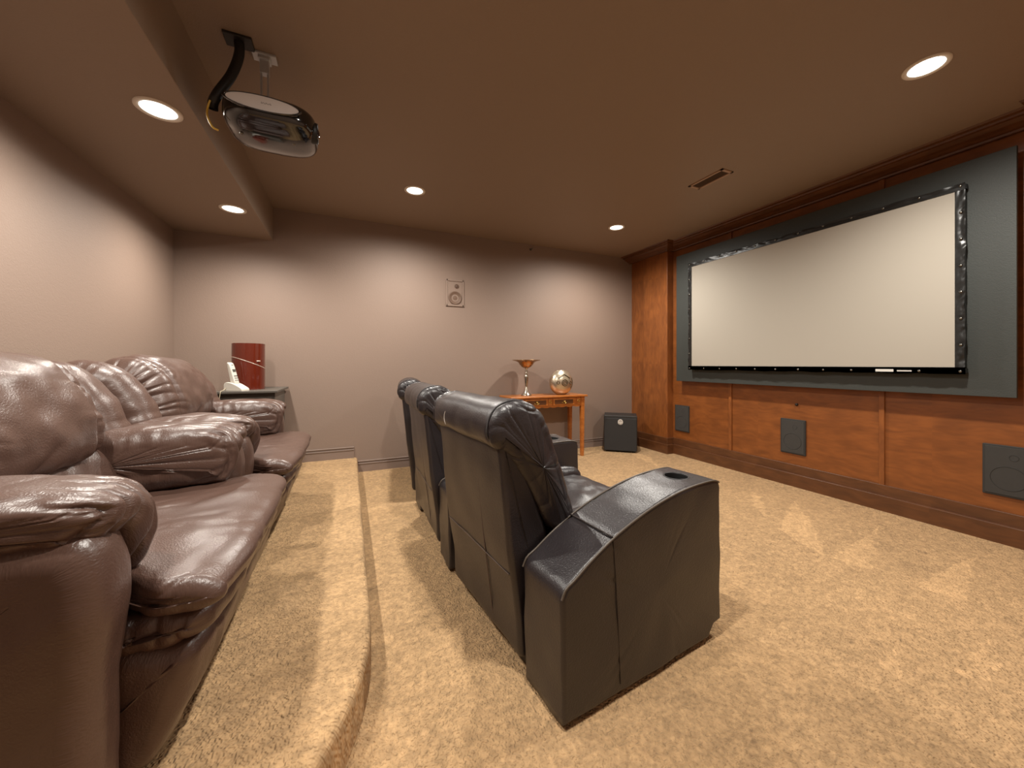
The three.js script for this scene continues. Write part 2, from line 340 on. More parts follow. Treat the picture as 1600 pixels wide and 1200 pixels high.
downlight(-0.80, 2.21, SOFFIT_Y, 'round recessed light in soffit beside the hanging projector', 'soffit downlights', LAMP_CD * 0.5);
downlight(-0.80, 1.02, SOFFIT_Y, 'round recessed light in soffit over the brown recliner by the rounded platform end', 'soffit downlights', LAMP_CD * 0.5);

// ------------------------------------------------------------------ brown leather recliners on the platform
const ridge = (x) => 1 - Math.abs(Math.sin(x));
function gather(amp, len, freq, seed) {                                 // pleats that run in from the side seams
  return (x, y, z, i) => { const f = Math.exp(-i.dz / len); const w = i.per * freq + 1.5 * noise(i.per * 9, seed, z * 3); return -amp * f * Math.pow(ridge(w), 1.6) * (0.55 + 0.45 * noise(i.per * 5, seed + 4, 0)); };
}
const soft = (amp, s, seed) => (x, y, z) => amp * noise(x * s + seed, y * s, z * s) + 0.4 * amp * noise(x * s * 2.3, y * s * 2.3 + seed, z * s * 2.3);
const sum = (...f) => (x, y, z, i) => f.reduce((a, g) => a + g(x, y, z, i), 0);
function crease(amp, dirx, diry, dirz, freq, seed) {                    // long pulled folds across a surface
  return (x, y, z) => { const t = x * dirx + y * diry + z * dirz + 0.03 * noise(x * 5 + seed, y * 5, z * 5); const m = sstep(-0.1, 0.5, noise(x * 3.2 + seed, y * 3.2, z * 3.2 + 5)); return -amp * m * Math.pow(ridge(t * freq), 5); };
}
function brownRecliner() {
  const t = new THREE.Group();
  mesh('base', bx(0.68, 0.32, 0.86, 0.44, 0.19, 0, 0.02), brown, t);
  const shell = [[0.04, 0.05], [0.16, 0.05], [0.20, 0.3], [0.20, 0.55], [0.16, 0.85], [0.10, 0.93], [0.03, 0.90], [-0.01, 0.6], [0.01, 0.3]];
  mesh('back_shell', loft(shell, 0.92, { e: 0.05, nz: 24, n: 64 }), brown, t);
  const lumbar = [[0.18, 0.38], [0.30, 0.37], [0.42, 0.40], [0.475, 0.47], [0.47, 0.56], [0.41, 0.65], [0.30, 0.70], [0.18, 0.70], [0.10, 0.6], [0.11, 0.45]];
  mesh('backrest', loft(lumbar, 0.76, { e: 0.09, nz: 60, n: 110, dome: 0.01, disp: sum(soft(0.006, 6, 3), crease(0.008, 0.4, 0.9, 0.2, 22, 2)) }), brown, t);
  const head = [[0.14, 0.64], [0.24, 0.605], [0.37, 0.605], [0.46, 0.645], [0.475, 0.73], [0.445, 0.84], [0.385, 0.93], [0.30, 0.985], [0.20, 0.99], [0.11, 0.93], [0.07, 0.82], [0.085, 0.71]];
  const hp = mesh('head_pillow', loft(head, 0.68, { e: 0.15, nz: 110, n: 190, dome: 0.012, disp: sum(soft(0.008, 4.5, 9), gather(0.022, 0.075, 62, 1), crease(0.008, 0.2, 0.5, 0.85, 14, 6), (x, y, z) => -0.014 * Math.exp(-Math.pow((Math.abs(z) - 0.22) / 0.018, 2))) }), brown, t);
  const wing = [[0.14, 0.40], [0.32, 0.40], [0.43, 0.45], [0.465, 0.56], [0.45, 0.70], [0.39, 0.84], [0.28, 0.95], [0.16, 0.965], [0.07, 0.88], [0.04, 0.72], [0.06, 0.52]];
  for (const s of [1, -1]) mesh('wing', loft(wing, 0.19, { e: 0.085, nz: 44, n: 130, dome: 0.008, z0: s * 0.435, disp: sum(soft(0.005, 6, 20 + s), gather(0.008, 0.05, 40, 5 + s), (x, y, z) => -0.006 * Math.exp(-Math.pow((y - 0.60 - x * 0.3) / 0.008, 2))) }), brown, t);
  // seat: between the arms, wider in front of them
  const seat = [[0.25, 0.35], [0.60, 0.36], [0.88, 0.385], [0.955, 0.388], [0.99, 0.398], [0.998, 0.42], [0.98, 0.445], [0.92, 0.462], [0.8, 0.464], [0.6, 0.458], [0.4, 0.45], [0.25, 0.44]];
  const flare = (x, y, z) => [x - 0.015 * sstep(0.3, 0.46, Math.abs(z)) * sstep(0.8, 0.98, x), y, z * lerp(0.80, 1.0, sstep(0.74, 0.88, x))];
  mesh('seat_cushion', loft(seat, 0.94, { e: 0.03, nz: 90, n: 190, disp: sum(soft(0.006, 3.5, 31), crease(0.0055, 0.25, 0, 0.95, 34, 33), gather(0.006, 0.03, 60, 8), (x, y, z) => (y > 0.42 ? 0.014 * (1 - Math.pow(z / 0.47, 2)) : 0)), warp: flare }), brown, t);
  const roll = [[0.68, 0.30], [0.85, 0.293], [0.93, 0.30], [0.965, 0.32], [0.968, 0.355], [0.94, 0.378], [0.85, 0.38], [0.68, 0.36]];
  const bow = (x, y, z) => [x - 0.03 * sstep(0.3, 0.46, Math.abs(z)) * sstep(0.75, 0.95, x), y, z];
  const foot = mesh('footrest', loft(roll, 0.88, { e: 0.04, nz: 60, n: 90, disp: sum(soft(0.006, 8, 41), gather(0.01, 0.06, 50, 43)), warp: bow }), brown, t);
  const low = [[0.66, 0.03], [0.80, 0.028], [0.845, 0.04], [0.885, 0.10], [0.92, 0.18], [0.945, 0.25], [0.935, 0.285], [0.90, 0.298], [0.66, 0.295]];
  mesh('footrest_panel', loft(low, 0.87, { e: 0.04, nz: 60, n: 90, disp: sum(soft(0.005, 5, 51), (x, y, z) => -0.008 * Math.exp(-Math.pow((Math.abs(z) - 0.33) / 0.006, 2))), warp: bow }), brown, foot);
  for (const s of [1, -1]) {
    const panel = [[0.08, 0.02], [0.45, 0.02], [0.77, 0.02], [0.795, 0.05], [0.80, 0.25], [0.81, 0.46], [0.80, 0.56], [0.75, 0.61], [0.55, 0.61], [0.12, 0.58], [0.06, 0.40], [0.06, 0.10]];
    mesh('arm_panel', loft(panel, 0.135, { e: 0.05, nz: 34, n: 130, z0: s * 0.488, disp: sum(soft(0.003, 5, 61 + s), (x, y, z) => 0.012 * Math.exp(-Math.pow((x - 0.78) / 0.05, 2)) * sstep(0.3, 0.5, y)) }), brown, t);
    // pad: thin over the outer side, hanging down to the seat on the inner side
    const pad = [[0.05, 0.50], [0.25, 0.47], [0.50, 0.455], [0.68, 0.455], [0.77, 0.46], [0.81, 0.50], [0.828, 0.57], [0.812, 0.645], [0.75, 0.692], [0.60, 0.708], [0.40, 0.698], [0.2, 0.675], [0.08, 0.65], [0.03, 0.59]];
    const hang = (x, y, z) => { const o = sstep(-0.075, 0.03, s * z); return [x, 0.708 - (0.708 - y) * lerp(1, 0.5, o), z]; };
    mesh('arm_pad', loft(pad, 0.245, { e: 0.075, nz: 80, n: 240, dome: 0.006, z0: s * 0.424, warp: hang, disp: sum(soft(0.006, 6, 71 + s), gather(0.005, 0.035, 40, 73 + s), (x, y, z, i) => { const f = sstep(0.66, 0.80, x); return -0.015 * f * Math.pow(ridge(z * 60 + 1.2 * noise(x * 8, y * 8, s)), 2) - 0.006 * f * Math.pow(ridge(y * 42 + 1.4 * noise(x * 7, y * 5, z * 9)), 2) * (Math.abs(i.nz) > 0.5 ? 1 : 0); }, (x, y, z, i) => (i.ny > 0 ? crease(0.007, 0.7, 0.2, 0.6, 22, 75 + s)(x, y, z) * sstep(0, 0.5, i.ny) : 0)) }), brown, t);
  }
  return t;
}
{
  const proto = brownRecliner();
  const specs = [[1.525, 'brown leather recliner standing by the rounded end of the platform'], [2.662, 'brown leather recliner standing beside the dark side table']];
  specs.forEach(([D, label], i) => {
    const o = i ? proto.clone() : proto; o.name = numbered('brown_recliner'); o.position.set(-1.25, PLAT, -D);
    o.userData = { label, category: 'recliner', group: 'brown recliners on the platform' }; scene.add(o);
  });
}

// ------------------------------------------------------------------ black theatre seats (curved row of three)
const armProfile = [[0.0, 0.014], [0.66, 0.016], [0.69, 0.06], [0.735, 0.065], [0.738, 0.35], [0.735, 0.60], [0.725, 0.625], [0.70, 0.635], [0.60, 0.637], [0.50, 0.628], [0.40, 0.609], [0.30, 0.580], [0.20, 0.541], [0.10, 0.487], [0.04, 0.447], [0.008, 0.428], [-0.006, 0.40], [-0.004, 0.22]];
armProfile.forEach((p) => { p[0] = p[0] * 1.095 - 0.018; });
const cupAt = [0.655, 0.636];
const armGeo = (() => {
  const g = loft(armProfile, 0.222, { e: 0.014, nz: 20, poly: true, disp: (x, y, z, i) => 0.003 * noise(x * 5, y * 5, z * 6) - 0.004 * Math.exp(-Math.pow((x - 0.185 - (0.55 - y) * 0.06) / 0.006, 2)) * (Math.abs(i.nx) < 0.9 ? 1 : 0) - 0.0025 * Math.exp(-Math.pow((x - 0.50) / 0.006, 2)) * (Math.abs(i.nz) > 0.5 ? 1 : 0) });
  const a = new Brush(g.toNonIndexed()), cyl = new THREE.CylinderGeometry(0.046, 0.042, 0.14, 32).toNonIndexed(); const b = new Brush(cyl);
  b.position.set(cupAt[0], cupAt[1] - 0.03, 0); a.updateMatrixWorld(); b.updateMatrixWorld();
  const ev = new Evaluator(); ev.useGroups = false; return ev.evaluate(a, b, SUBTRACTION).geometry;
})();
function theatreArm(parent, z, label) {
  const arm = mesh('arm', armGeo, black, parent); arm.position.z = z;
  mesh('cup_holder', lathe([[0.0001, -0.088], [0.036, -0.088], [0.0405, -0.08], [0.0445, -0.002], [0.047, 0.0025], [0.051, 0.003], [0.052, -0.001]], 36).translate(cupAt[0], cupAt[1], 0), plastic, arm, 'dark recessed cup holder');
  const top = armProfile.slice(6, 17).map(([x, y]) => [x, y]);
  for (const s of [1, -1]) mesh('piping', tube(top.map(([x, y]) => [x, y - 0.003, s * 0.1085]), 0.0038, 60, 8), pipingHighlight, arm, 'pale piping with painted edge highlight');
  const sx = 0.185, sy = 0.536;
  for (const s of [1, -1]) mesh('seam', tube([[sx, sy - 0.005, s * 0.109], [sx + 0.012, 0.35, s * 0.1125], [sx + 0.03, 0.05, s * 0.1125]], 0.0016, 20, 6), stitch, arm);
  mesh('top_seam', tube([[sx, sy + 0.0005, -0.107], [sx, sy + 0.001, 0], [sx, sy + 0.0005, 0.107]], 0.0028, 12, 6), stitch, arm);
  for (const x of [0.05, 0.66]) mesh('foot', bx(0.05, 0.04, 0.05, x, 0.02, 0.05, 0.006), blackFoot, arm);
  return arm;
}
function theatreSeat(farToNear) {                                        // origin: rear lower outer corner of the first arm; -z runs along the row
  const t = new THREE.Group(), zc = -0.5475, W = 0.62;
  // back shell: thin at the top, thick at the bottom
  const shell = [[-0.018, 0.06], [0.16, 0.06], [0.15, 0.30], [0.095, 0.49], [0.02, 0.68], [-0.04, 0.80], [-0.055, 0.822], [-0.085, 0.828], [-0.107, 0.815], [-0.10, 0.75], [-0.07, 0.45], [-0.035, 0.20]];
  const sh = mesh('back_shell', loft(shell, W, { e: 0.022, nz: 40, n: 130, tension: 0.25, z0: zc, disp: (x, y, z) => 0.003 * noise(x * 3, y * 4, z * 4) }), black, t);
  const rx = (y) => (y > 0.45 ? lerp(-0.07, -0.105, (y - 0.45) / 0.36) : lerp(-0.0225, -0.07, (y - 0.08) / 0.37)) - 0.0005;
  const hs = []; for (let k = 0; k <= 8; k++) hs.push(0.09 + k * 0.088);
  mesh('seam', tube(hs.map((y) => [rx(y), y, zc + 0.105]), 0.0018, 40, 6), stitchPale, sh);
  mesh('seam', tube([-0.29, -0.1, 0.1, 0.29].map((z) => [rx(0.36) - 0.0005, 0.36, zc + z]), 0.0018, 20, 6), stitchPale, sh);
  // head and back pillow: rolls over the top of the shell
  const pil = [[-0.112, 0.812], [-0.134, 0.838], [-0.140, 0.895], [-0.118, 0.942], [-0.07, 0.966], [0.0, 0.968], [0.062, 0.935], [0.108, 0.86], [0.15, 0.745], [0.19, 0.63], [0.218, 0.545], [0.208, 0.492], [0.16, 0.472], [0.105, 0.495], [0.022, 0.63], [-0.05, 0.75], [-0.09, 0.803]];
  const pg = loft(pil, 0.655, { e: 0.042, nz: 100, n: 260, dome: 0.016, z0: zc, tension: 0.5, disp: sum(soft(0.0045, 3.5, 81), gather(0.006, 0.04, 34, 83), crease(0.006, 0.2, 0.95, 0.15, 40, 86), (x, y, z) => -0.006 * Math.exp(-Math.pow((Math.abs(z) - 0.283) / 0.007, 2)) * sstep(0.8, 0.86, y)) });
  const pw = mesh('back_pillow', pg, black, t);
  const pts = [[-0.115, 0.828], [-0.140, 0.855], [-0.138, 0.905], [-0.112, 0.948], [-0.06, 0.970], [0.0, 0.970]];
  mesh('piping', tube(pts.map(([x, y]) => [x, y - 0.001, zc + 0.284]), 0.0035, 40, 7), black, pw);
  // seat, footrest
  const seat = [[0.12, 0.30], [0.40, 0.29], [0.68, 0.29], [0.73, 0.31], [0.745, 0.37], [0.735, 0.43], [0.70, 0.465], [0.55, 0.475], [0.35, 0.465], [0.15, 0.45]];
  const fw = mesh('seat_cushion', loft(seat, 0.645, { e: 0.05, nz: 60, n: 120, z0: zc, disp: sum(soft(0.008, 5, 91), crease(0.007, 0.9, 0, 0.4, 24, 93)) }), black, t);
  for (const s of [1, -1]) mesh('seat_bolster', loft([[0.14, 0.40], [0.45, 0.40], [0.70, 0.40], [0.73, 0.45], [0.68, 0.505], [0.45, 0.52], [0.2, 0.50]], 0.10, { e: 0.045, nz: 30, n: 100, z0: zc + s * 0.265, disp: sum(soft(0.004, 8, 95 + s), gather(0.004, 0.02, 70, 3)) }), black, fw);
  mesh('footrest', loft([[0.64, 0.07], [0.70, 0.07], [0.72, 0.10], [0.725, 0.20], [0.72, 0.275], [0.70, 0.29], [0.64, 0.285]], 0.63, { e: 0.02, nz: 24, n: 60, z0: zc }), black, t);
  mesh('base', bx(0.5, 0.22, 0.6, 0.38, 0.16, zc, 0.01), stitch, t);
  for (const z of [-0.26, 0.26]) mesh('foot', bx(0.06, 0.065, 0.05, 0.05, 0.0325, zc + z, 0.006), blackFoot, t);
  return t;
}
{
  const add = (o, R, D, turn, label) => { o.name = numbered('theatre_recliner'); o.position.set(R, 0, -D); o.rotation.y = turn; o.userData = { label, category: 'recliner', group: 'black theatre recliners in a row' }; scene.add(o); };
  const a = theatreSeat(); const b = a.clone(), c = a.clone();
  theatreArm(a, -0.111);
  mesh('loose_thread', tube([[-0.143, 0.895, -0.668], [-0.145, 0.878, -0.674], [-0.144, 0.856, -0.676], [-0.140, 0.838, -0.670]], 0.0016, 20, 6), std({ color: 0xc9c2ba, roughness: 0.8 }), a.children.find((m) => m.name === 'back_pillow'), 'pale loose thread');
  theatreArm(b, -0.111); theatreArm(b, -0.984); theatreArm(c, -0.984);
  const turn = 0.118, R0 = 0.603, D0 = 0.955;
  add(a, R0, D0, turn, 'black leather theatre recliner at the row end farthest from the console table');
  const bR = 0.500, bD = 1.925; add(b, bR, bD, 0, 'middle black leather theatre recliner, between two others');
  // third seat mirrors the first about the middle of the second
  const mid = bD + 0.5475, cD = 2 * mid - D0, L = 1.095;                 // outer rear corner of the last arm
  add(c, R0 - L * Math.sin(turn) , cD - L * Math.cos(turn), -turn, 'black leather theatre recliner at the row end nearest the console table');
}

// ------------------------------------------------------------------ screen and its backing board
{
  const b = thing('backing_board', 'wide dark grey board mounted behind the projection screen', 'board', null, 3.60, 0.90, 2.065);
  mesh('face', bx(0.022, 1.49, 2.49, 0.011, 0.745, 0, 0.002), board, b);
  for (const z of [-1.0, 0, 1.0]) mesh('mounting_rail', bx(0.08, 1.2, 0.05, 0.06, 0.745, z), woodDark, b);
  const s = thing('projection_screen', 'pale grey projection screen snapped to a black vinyl border', 'screen', null, 3.545, 1.08, 2.047);
  const W = 1.998, H = 1.12, B = 0.044;
  mesh('screen_surface', bx(0.006, H, W, 0.004, H / 2, 0), screenCloth, s);
  const rb = rng(5);
  const strip = (len, seed, horizontal) => {                            // slightly puckered strip, local: length u, height B
    const n = 120, m = 6, V = [], I = [], U = [];
    for (let i = 0; i <= n; i++) for (let j = 0; j <= m; j++) {
      const u = -len / 2 + len * i / n, v = B * j / m, f = j / m, pk = noise(u * 9, seed, f * 1.5);
      const ruck = 0.006 * f * pk + 0.003 * f * noise(u * 30, seed + 3, f * 2); const edge = f * 0.004 * noise(u * 6, seed + 9, 0);
      V.push(-0.003 - ruck, v + edge, u); U.push(u, v);
    }
    for (let i = 0; i < n; i++) for (let j = 0; j < m; j++) { const a = i * (m + 1) + j, b2 = a + 1, c = a + m + 1, d = c + 1; I.push(a, c, b2, b2, c, d); }
    const g = new THREE.BufferGeometry(); g.setAttribute('position', new THREE.Float32BufferAttribute(V, 3)); g.setAttribute('uv', new THREE.Float32BufferAttribute(U, 2)); g.setIndex(I); g.computeVertexNormals(); return g;
  };
  const vin2 = vinyl.clone(); vin2.side = THREE.DoubleSide;
  const bt = mesh('border', strip(W + 2 * B, 1), vin2, s); bt.position.y = H;
  const bb = mesh('border', strip(W + 2 * B, 2).scale(1, -1, 1), vin2, s);
  const bl = mesh('border', strip(H, 3).rotateX(-Math.PI / 2), vin2, s); bl.position.set(0, H / 2, -W / 2);
  const br = mesh('border', strip(H, 4).rotateX(Math.PI / 2), vin2, s); br.position.set(0, H / 2, W / 2);
  // tube frame behind the cloth
  mesh('frame_tube', mergeGeometries([bx(0.03, 0.03, W + 2 * B, 0.024, H + B / 2, 0), bx(0.03, 0.03, W + 2 * B, 0.024, -B / 2, 0), bx(0.03, H, 0.03, 0.024, H / 2, -W / 2 - B / 2), bx(0.03, H, 0.03, 0.024, H / 2, W / 2 + B / 2)]), vinyl, s);
  const snap = new THREE.SphereGeometry(0.0085, 14, 8, 0, Math.PI * 2, 0, Math.PI / 2).scale(1, 0.7, 1).rotateZ(Math.PI / 2);
  const put = (y, z) => { const m = mesh('snap', snap, snapMetal, s); m.position.set(-0.005, y, z); };
  for (let k = 0; k <= 11; k++) { const z = lerp(-W / 2 - B * 0.55, W / 2 + B * 0.55, k / 11); put(H + B * 0.6, z); put(-B * 0.6, z); }
  for (let k = 1; k <= 6; k++) { const y = lerp(-B * 0.6, H + B * 0.6, k / 7); put(y, -W / 2 - B * 0.6); put(y, W / 2 + B * 0.6); }
  mesh('maker_label', bx(0.002, 0.018, 0.098, -0.010, -0.0245, 0.66), std({ color: 0xd8d6d0, roughness: 0.6 }), s, 'small white printed label');
  mesh('maker_label', bx(0.002, 0.009, 0.075, -0.010, -0.026, 0.765), std({ color: 0xc9c7c2, roughness: 0.6 }), s, 'small white printed strip');
}
// ------------------------------------------------------------------ speakers set into the walls
function gridTex() { return dataTex(256, 256, (u, v) => { const x = (u * 32) % 1 - 0.5, y = (v * 32) % 1 - 0.5; return Math.hypot(x, y) < 0.32 ? 0.15 : 0.85; }); }
const perf = gridTex(); perf.repeat.set(12, 12);
const grillePerf = std({ color: 0x3a3835, roughness: 0.65, bumpMap: perf, bumpScale: 0.0012 });
for (const [D, label] of [[3.31, 'dark flush wall speaker beside the wood corner column'], [2.08, 'dark flush wall speaker in the middle wood panel, under a small round sensor'], [0.87, 'dark flush wall speaker in the wood panel farthest from the corner column and subwoofer']]) {
  const t = thing('wall_speaker', label, 'speaker', 'speakers in the wood panelling', 3.70, 0.285, D);
  mesh('frame', bx(0.02, 0.315, 0.208, -0.002, 0.1575, 0, 0.004), grille, t);
  const gr = mesh('grille', bx(0.008, 0.295, 0.188, -0.011, 0.1575, 0, 0.003), grillePerf, t);
  mesh('woofer_ring', new THREE.TorusGeometry(0.072, 0.0022, 6, 40).rotateY(Math.PI / 2).translate(-0.0145, 0.115, 0), grille, gr);
  mesh('tweeter_ring', new THREE.TorusGeometry(0.018, 0.002, 6, 24).rotateY(Math.PI / 2).translate(-0.0145, 0.245, 0.02), grille, gr);
}
{
  const t = thing('wall_speaker', 'brown painted wall speaker above the black seats on the brown wall', 'speaker', null, 1.095, 1.752, FAR);
  const rim = paint;
  mesh('frame', mergeGeometries([bx(0.022, 0.304, 0.02, -0.095, 0.152, 0.002, 0.003), bx(0.022, 0.304, 0.02, 0.095, 0.152, 0.002, 0.003), bx(0.2, 0.022, 0.02, 0, 0.011, 0.002, 0.003), bx(0.2, 0.022, 0.02, 0, 0.293, 0.002, 0.003)]), rim, t);
  mesh('baffle', bx(0.175, 0.27, 0.006, 0, 0.152, 0.002), rim, t);
  mesh('woofer', lathe([[0.0001, 0.004], [0.02, 0.006], [0.03, -0.002], [0.062, 0.008], [0.068, 0.013], [0.075, 0.009], [0.076, 0]], 40).rotateX(Math.PI / 2).translate(0, 0.095, 0.004), std({ color: 0x6a5344, roughness: 0.6 }), t);
  mesh('tweeter', lathe([[0.0001, 0.009], [0.008, 0.007], [0.013, 0.001], [0.024, 0.006], [0.026, 0]], 28).rotateX(Math.PI / 2).translate(0.02, 0.228, 0.004), std({ color: 0x5a4437, roughness: 0.5 }), t);
}
{
  const k = thing('infrared_sensor', 'small dark round sensor eye on the middle wood panel under the screen', 'sensor', null, 3.70, 0.735, 2.05);
  mesh('eye', lathe([[0.0001, 0.018], [0.009, 0.016], [0.012, 0.009], [0.007, 0.002], [0.012, 0.001], [0.012, 0]], 20).rotateZ(Math.PI / 2), std({ color: 0x2a2421, metalness: 0.6, roughness: 0.3 }), k);
  const n = thing('wall_hook', 'tiny metal hook on the brown wall just under the ceiling', 'hook', null, 2.05, 2.515, FAR);
  mesh('hook', mergeGeometries([new THREE.CylinderGeometry(0.012, 0.014, 0.012, 16).rotateX(Math.PI / 2).translate(0, 0, 0.006), tube([[0, 0, 0.01], [0, -0.006, 0.03], [0.004, 0.004, 0.045], [0.008, 0.014, 0.042]], 0.004, 16, 6)].map((g) => { const q = g.toNonIndexed(); return q; })), snapMetal, n);
}
// ------------------------------------------------------------------ ceiling vent
{
  const v = thing('ceiling_vent', 'narrow brown ceiling register with louvres before the screen', 'vent', null, 2.635, CEIL, 2.09);
  const vm = std({ color: 0xa58468, roughness: 0.45 });
  mesh('frame', mergeGeometries([bx(0.016, 0.008, 0.31, -0.052, -0.003, 0), bx(0.016, 0.008, 0.31, 0.052, -0.003, 0), bx(0.12, 0.008, 0.022, 0, -0.003, -0.144), bx(0.12, 0.008, 0.022, 0, -0.003, 0.144)]), vm, v);
  mesh('backing', bx(0.092, 0.002, 0.27, 0, -0.0005, 0), std({ color: 0x2c2019, roughness: 0.8 }), v);
  for (let i = 0; i < 5; i++) mesh('louvre', new THREE.BoxGeometry(0.012, 0.0015, 0.268).rotateZ(0.5).translate(-0.034 + i * 0.017, -0.004, 0), vm, v);
}
// ------------------------------------------------------------------ projector on its ceiling bracket
{
  const pr = thing('projector', 'glossy black projector hung from the ceiling on a pale bracket', 'projector', null, -0.335, 2.16, 2.11);
  // body: squashed rounded hull, long axis towards the screen (x)
  const g = new THREE.SphereGeometry(1, 72, 48), p = g.attributes.position;
  for (let i = 0; i < p.count; i++) {
    let x = p.getX(i), y = p.getY(i), z = p.getZ(i); const sp = (a, e) => Math.sign(a) * Math.pow(Math.abs(a), e);
    const k = 0.62; x = sp(x, k); y = sp(y, y > 0 ? 0.45 : 0.75); z = sp(z, k);
    const l = 1; p.setXYZ(i, x * 0.19 * l, y * 0.078 + 0.075, z * 0.165 * (y < 0 ? 1 - 0.12 * y * y : 1));
  }
  g.computeVertexNormals();
  mesh('body', g, gloss, pr);
  // pale oval plate on the side
  const plate = new THREE.CylinderGeometry(1, 1, 0.016, 64).rotateX(Math.PI / 2).scale(0.140, 0.031, 1).translate(-0.012, 0.085, 0.166);
  const pl = mesh('side_plate', plate, std({ color: 0xd9d3cf, roughness: 0.35 }), pr, 'pale oval plate with dark lettering');
  const cv = document.createElement('canvas'); cv.width = 256; cv.height = 64; const c2 = cv.getContext('2d');
  c2.fillStyle = '#d9d3cf'; c2.fillRect(0, 0, 256, 64); c2.fillStyle = '#4a4547'; for (let k = 0; k < 7; k++) { c2.fillRect(20 + k * 32, k % 3 ? 22 : 12, 9, k % 3 ? 32 : 42); c2.fillRect(20 + k * 32, k % 2 ? 22 : 44, 22, 9); }
  const ct = new THREE.CanvasTexture(cv); ct.colorSpace = THREE.SRGBColorSpace;
  mesh('lettering', new THREE.PlaneGeometry(0.046, 0.0115).translate(0.0, 0.087, 0.1746), std({ map: ct, roughness: 0.4 }), pl);
  const rim = new THREE.TorusGeometry(1, 0.05, 8, 80).scale(0.142, 0.033, 0.15).translate(-0.012, 0.085, 0.171); mesh('plate_rim', rim, gloss, pl);
  // lens towards the screen
  const ln = mesh('lens_barrel', lathe([[0.0001, 0.0], [0.03, 0.002], [0.036, 0.014], [0.044, 0.016], [0.047, 0.0], [0.047, -0.03]], 40).rotateZ(-Math.PI / 2).translate(0.178, 0.07, 0.05), plastic, pr);
  mesh('lens_glass', new THREE.SphereGeometry(0.032, 24, 12, 0, Math.PI * 2, 0, 0.9).rotateZ(-Math.PI / 2).translate(0.170, 0.07, 0.05), phys({ color: 0x14101c, roughness: 0.03, clearcoat: 1 }), ln);
  for (const x of [-0.12, -0.02, 0.09]) mesh('foot_screw', new THREE.SphereGeometry(0.008, 12, 8).translate(x, 0.004, 0.04), snapMetal, pr);
  // bracket: ceiling plate, collar, slotted strap
  const galv = std({ color: 0xb9bcc0, metalness: 0.5, roughness: 0.4 });
  const top = CEIL - 2.16, m = mesh('bracket', mergeGeometries([bx(0.007, top - 0.15, 0.02, -0.05, 0.14 + (top - 0.15) / 2, 0), bx(0.007, top - 0.15, 0.02, -0.022, 0.14 + (top - 0.15) / 2, 0), bx(0.034, 0.03, 0.03, -0.036, 0.155, 0), bx(0.036, 0.075, 0.032, -0.036, top - 0.05, 0)]), galv, pr, 'pale metal slotted strap');
  mesh('ceiling_plate', mergeGeometries([bx(0.10, 0.012, 0.06, -0.036, top - 0.006, 0, 0.003), bx(0.05, 0.02, 0.05, -0.036, top - 0.018, 0, 0.003)]), galv, m);
  const cb = thing('projector_cable', 'thick black cable dropping from the ceiling to the back of the projector', 'cable', null, -0.49, CEIL, 2.08);
  mesh('sheath', tube([[0.03, 0, 0.03], [0.03, -0.06, 0.025], [0.0, -0.16, 0.02], [-0.055, -0.27, 0.02], [-0.072, -0.30, 0.005], [-0.074, -0.325, 0.0]], 0.02, 60, 12), std({ color: 0x181513, roughness: 0.5 }), cb);
  mesh('outlet_plate', bx(0.11, 0.012, 0.08, 0.03, -0.006, 0.03, 0.003), std({ color: 0x1e1a17, roughness: 0.5 }), cb);
  const yc = thing('video_lead', 'thin yellow lead curling under the projector cable', 'cable', null, -0.56, 2.25, 2.08);
  mesh('lead', tube([[-0.006, 0.02, 0.03], [-0.012, 0.0, 0.03], [-0.016, -0.05, 0.03], [0.004, -0.095, 0.025], [0.022, -0.10, 0.02]], 0.004, 40, 8), std({ color: 0xd8b24c, roughness: 0.4 }), yc);
}
// ------------------------------------------------------------------ subwoofer
{
  const a = Math.atan2(0.261, 0.318), W = 0.40, Dp = 0.31, H = 0.455;     // front face runs from (2.94, 3.85) to (3.258, 3.589)
  const t = thing('subwoofer', 'black box subwoofer on the carpet beside the corner column', 'subwoofer', null, 3.10, 0, 3.719, -a);
  // local: x along the front face to the right, +z out of the front
  mesh('cabinet', bx(W, H - 0.02, Dp, 0, 0.02 + (H - 0.02) / 2, -Dp / 2, 0.006), std({ color: 0x282625, roughness: 0.5 }), t);
  const gr = mesh('grille', bx(W - 0.012, H - 0.05, 0.02, 0, 0.015 + (H - 0.04) / 2, 0.006, 0.008), std({ color: 0x2f2d2c, roughness: 0.9, bumpMap: perf, bumpScale: 0.0008 }), t);
  mesh('badge', new THREE.CylinderGeometry(0.031, 0.031, 0.006, 32).rotateX(Math.PI / 2).scale(1, 1.15, 1).translate(0, H - 0.075, 0.018), std({ color: 0xd6d2cc, roughness: 0.35, metalness: 0.3 }), gr, 'pale oval badge');
  for (const [y, r] of [[0.006, 0.012], [-0.014, 0.016]]) mesh('badge_mark', new THREE.TorusGeometry(r, 0.0022, 6, 24, Math.PI).rotateZ(y < 0 ? Math.PI : 0).translate(0, H - 0.075 + y, 0.022), std({ color: 0x5b5754, roughness: 0.5 }), gr);
  for (const x of [-0.16, 0.16]) for (const z of [-0.27, -0.04]) mesh('foot', new THREE.CylinderGeometry(0.018, 0.016, 0.022, 16).translate(x, 0.011, z), plastic, t);
}
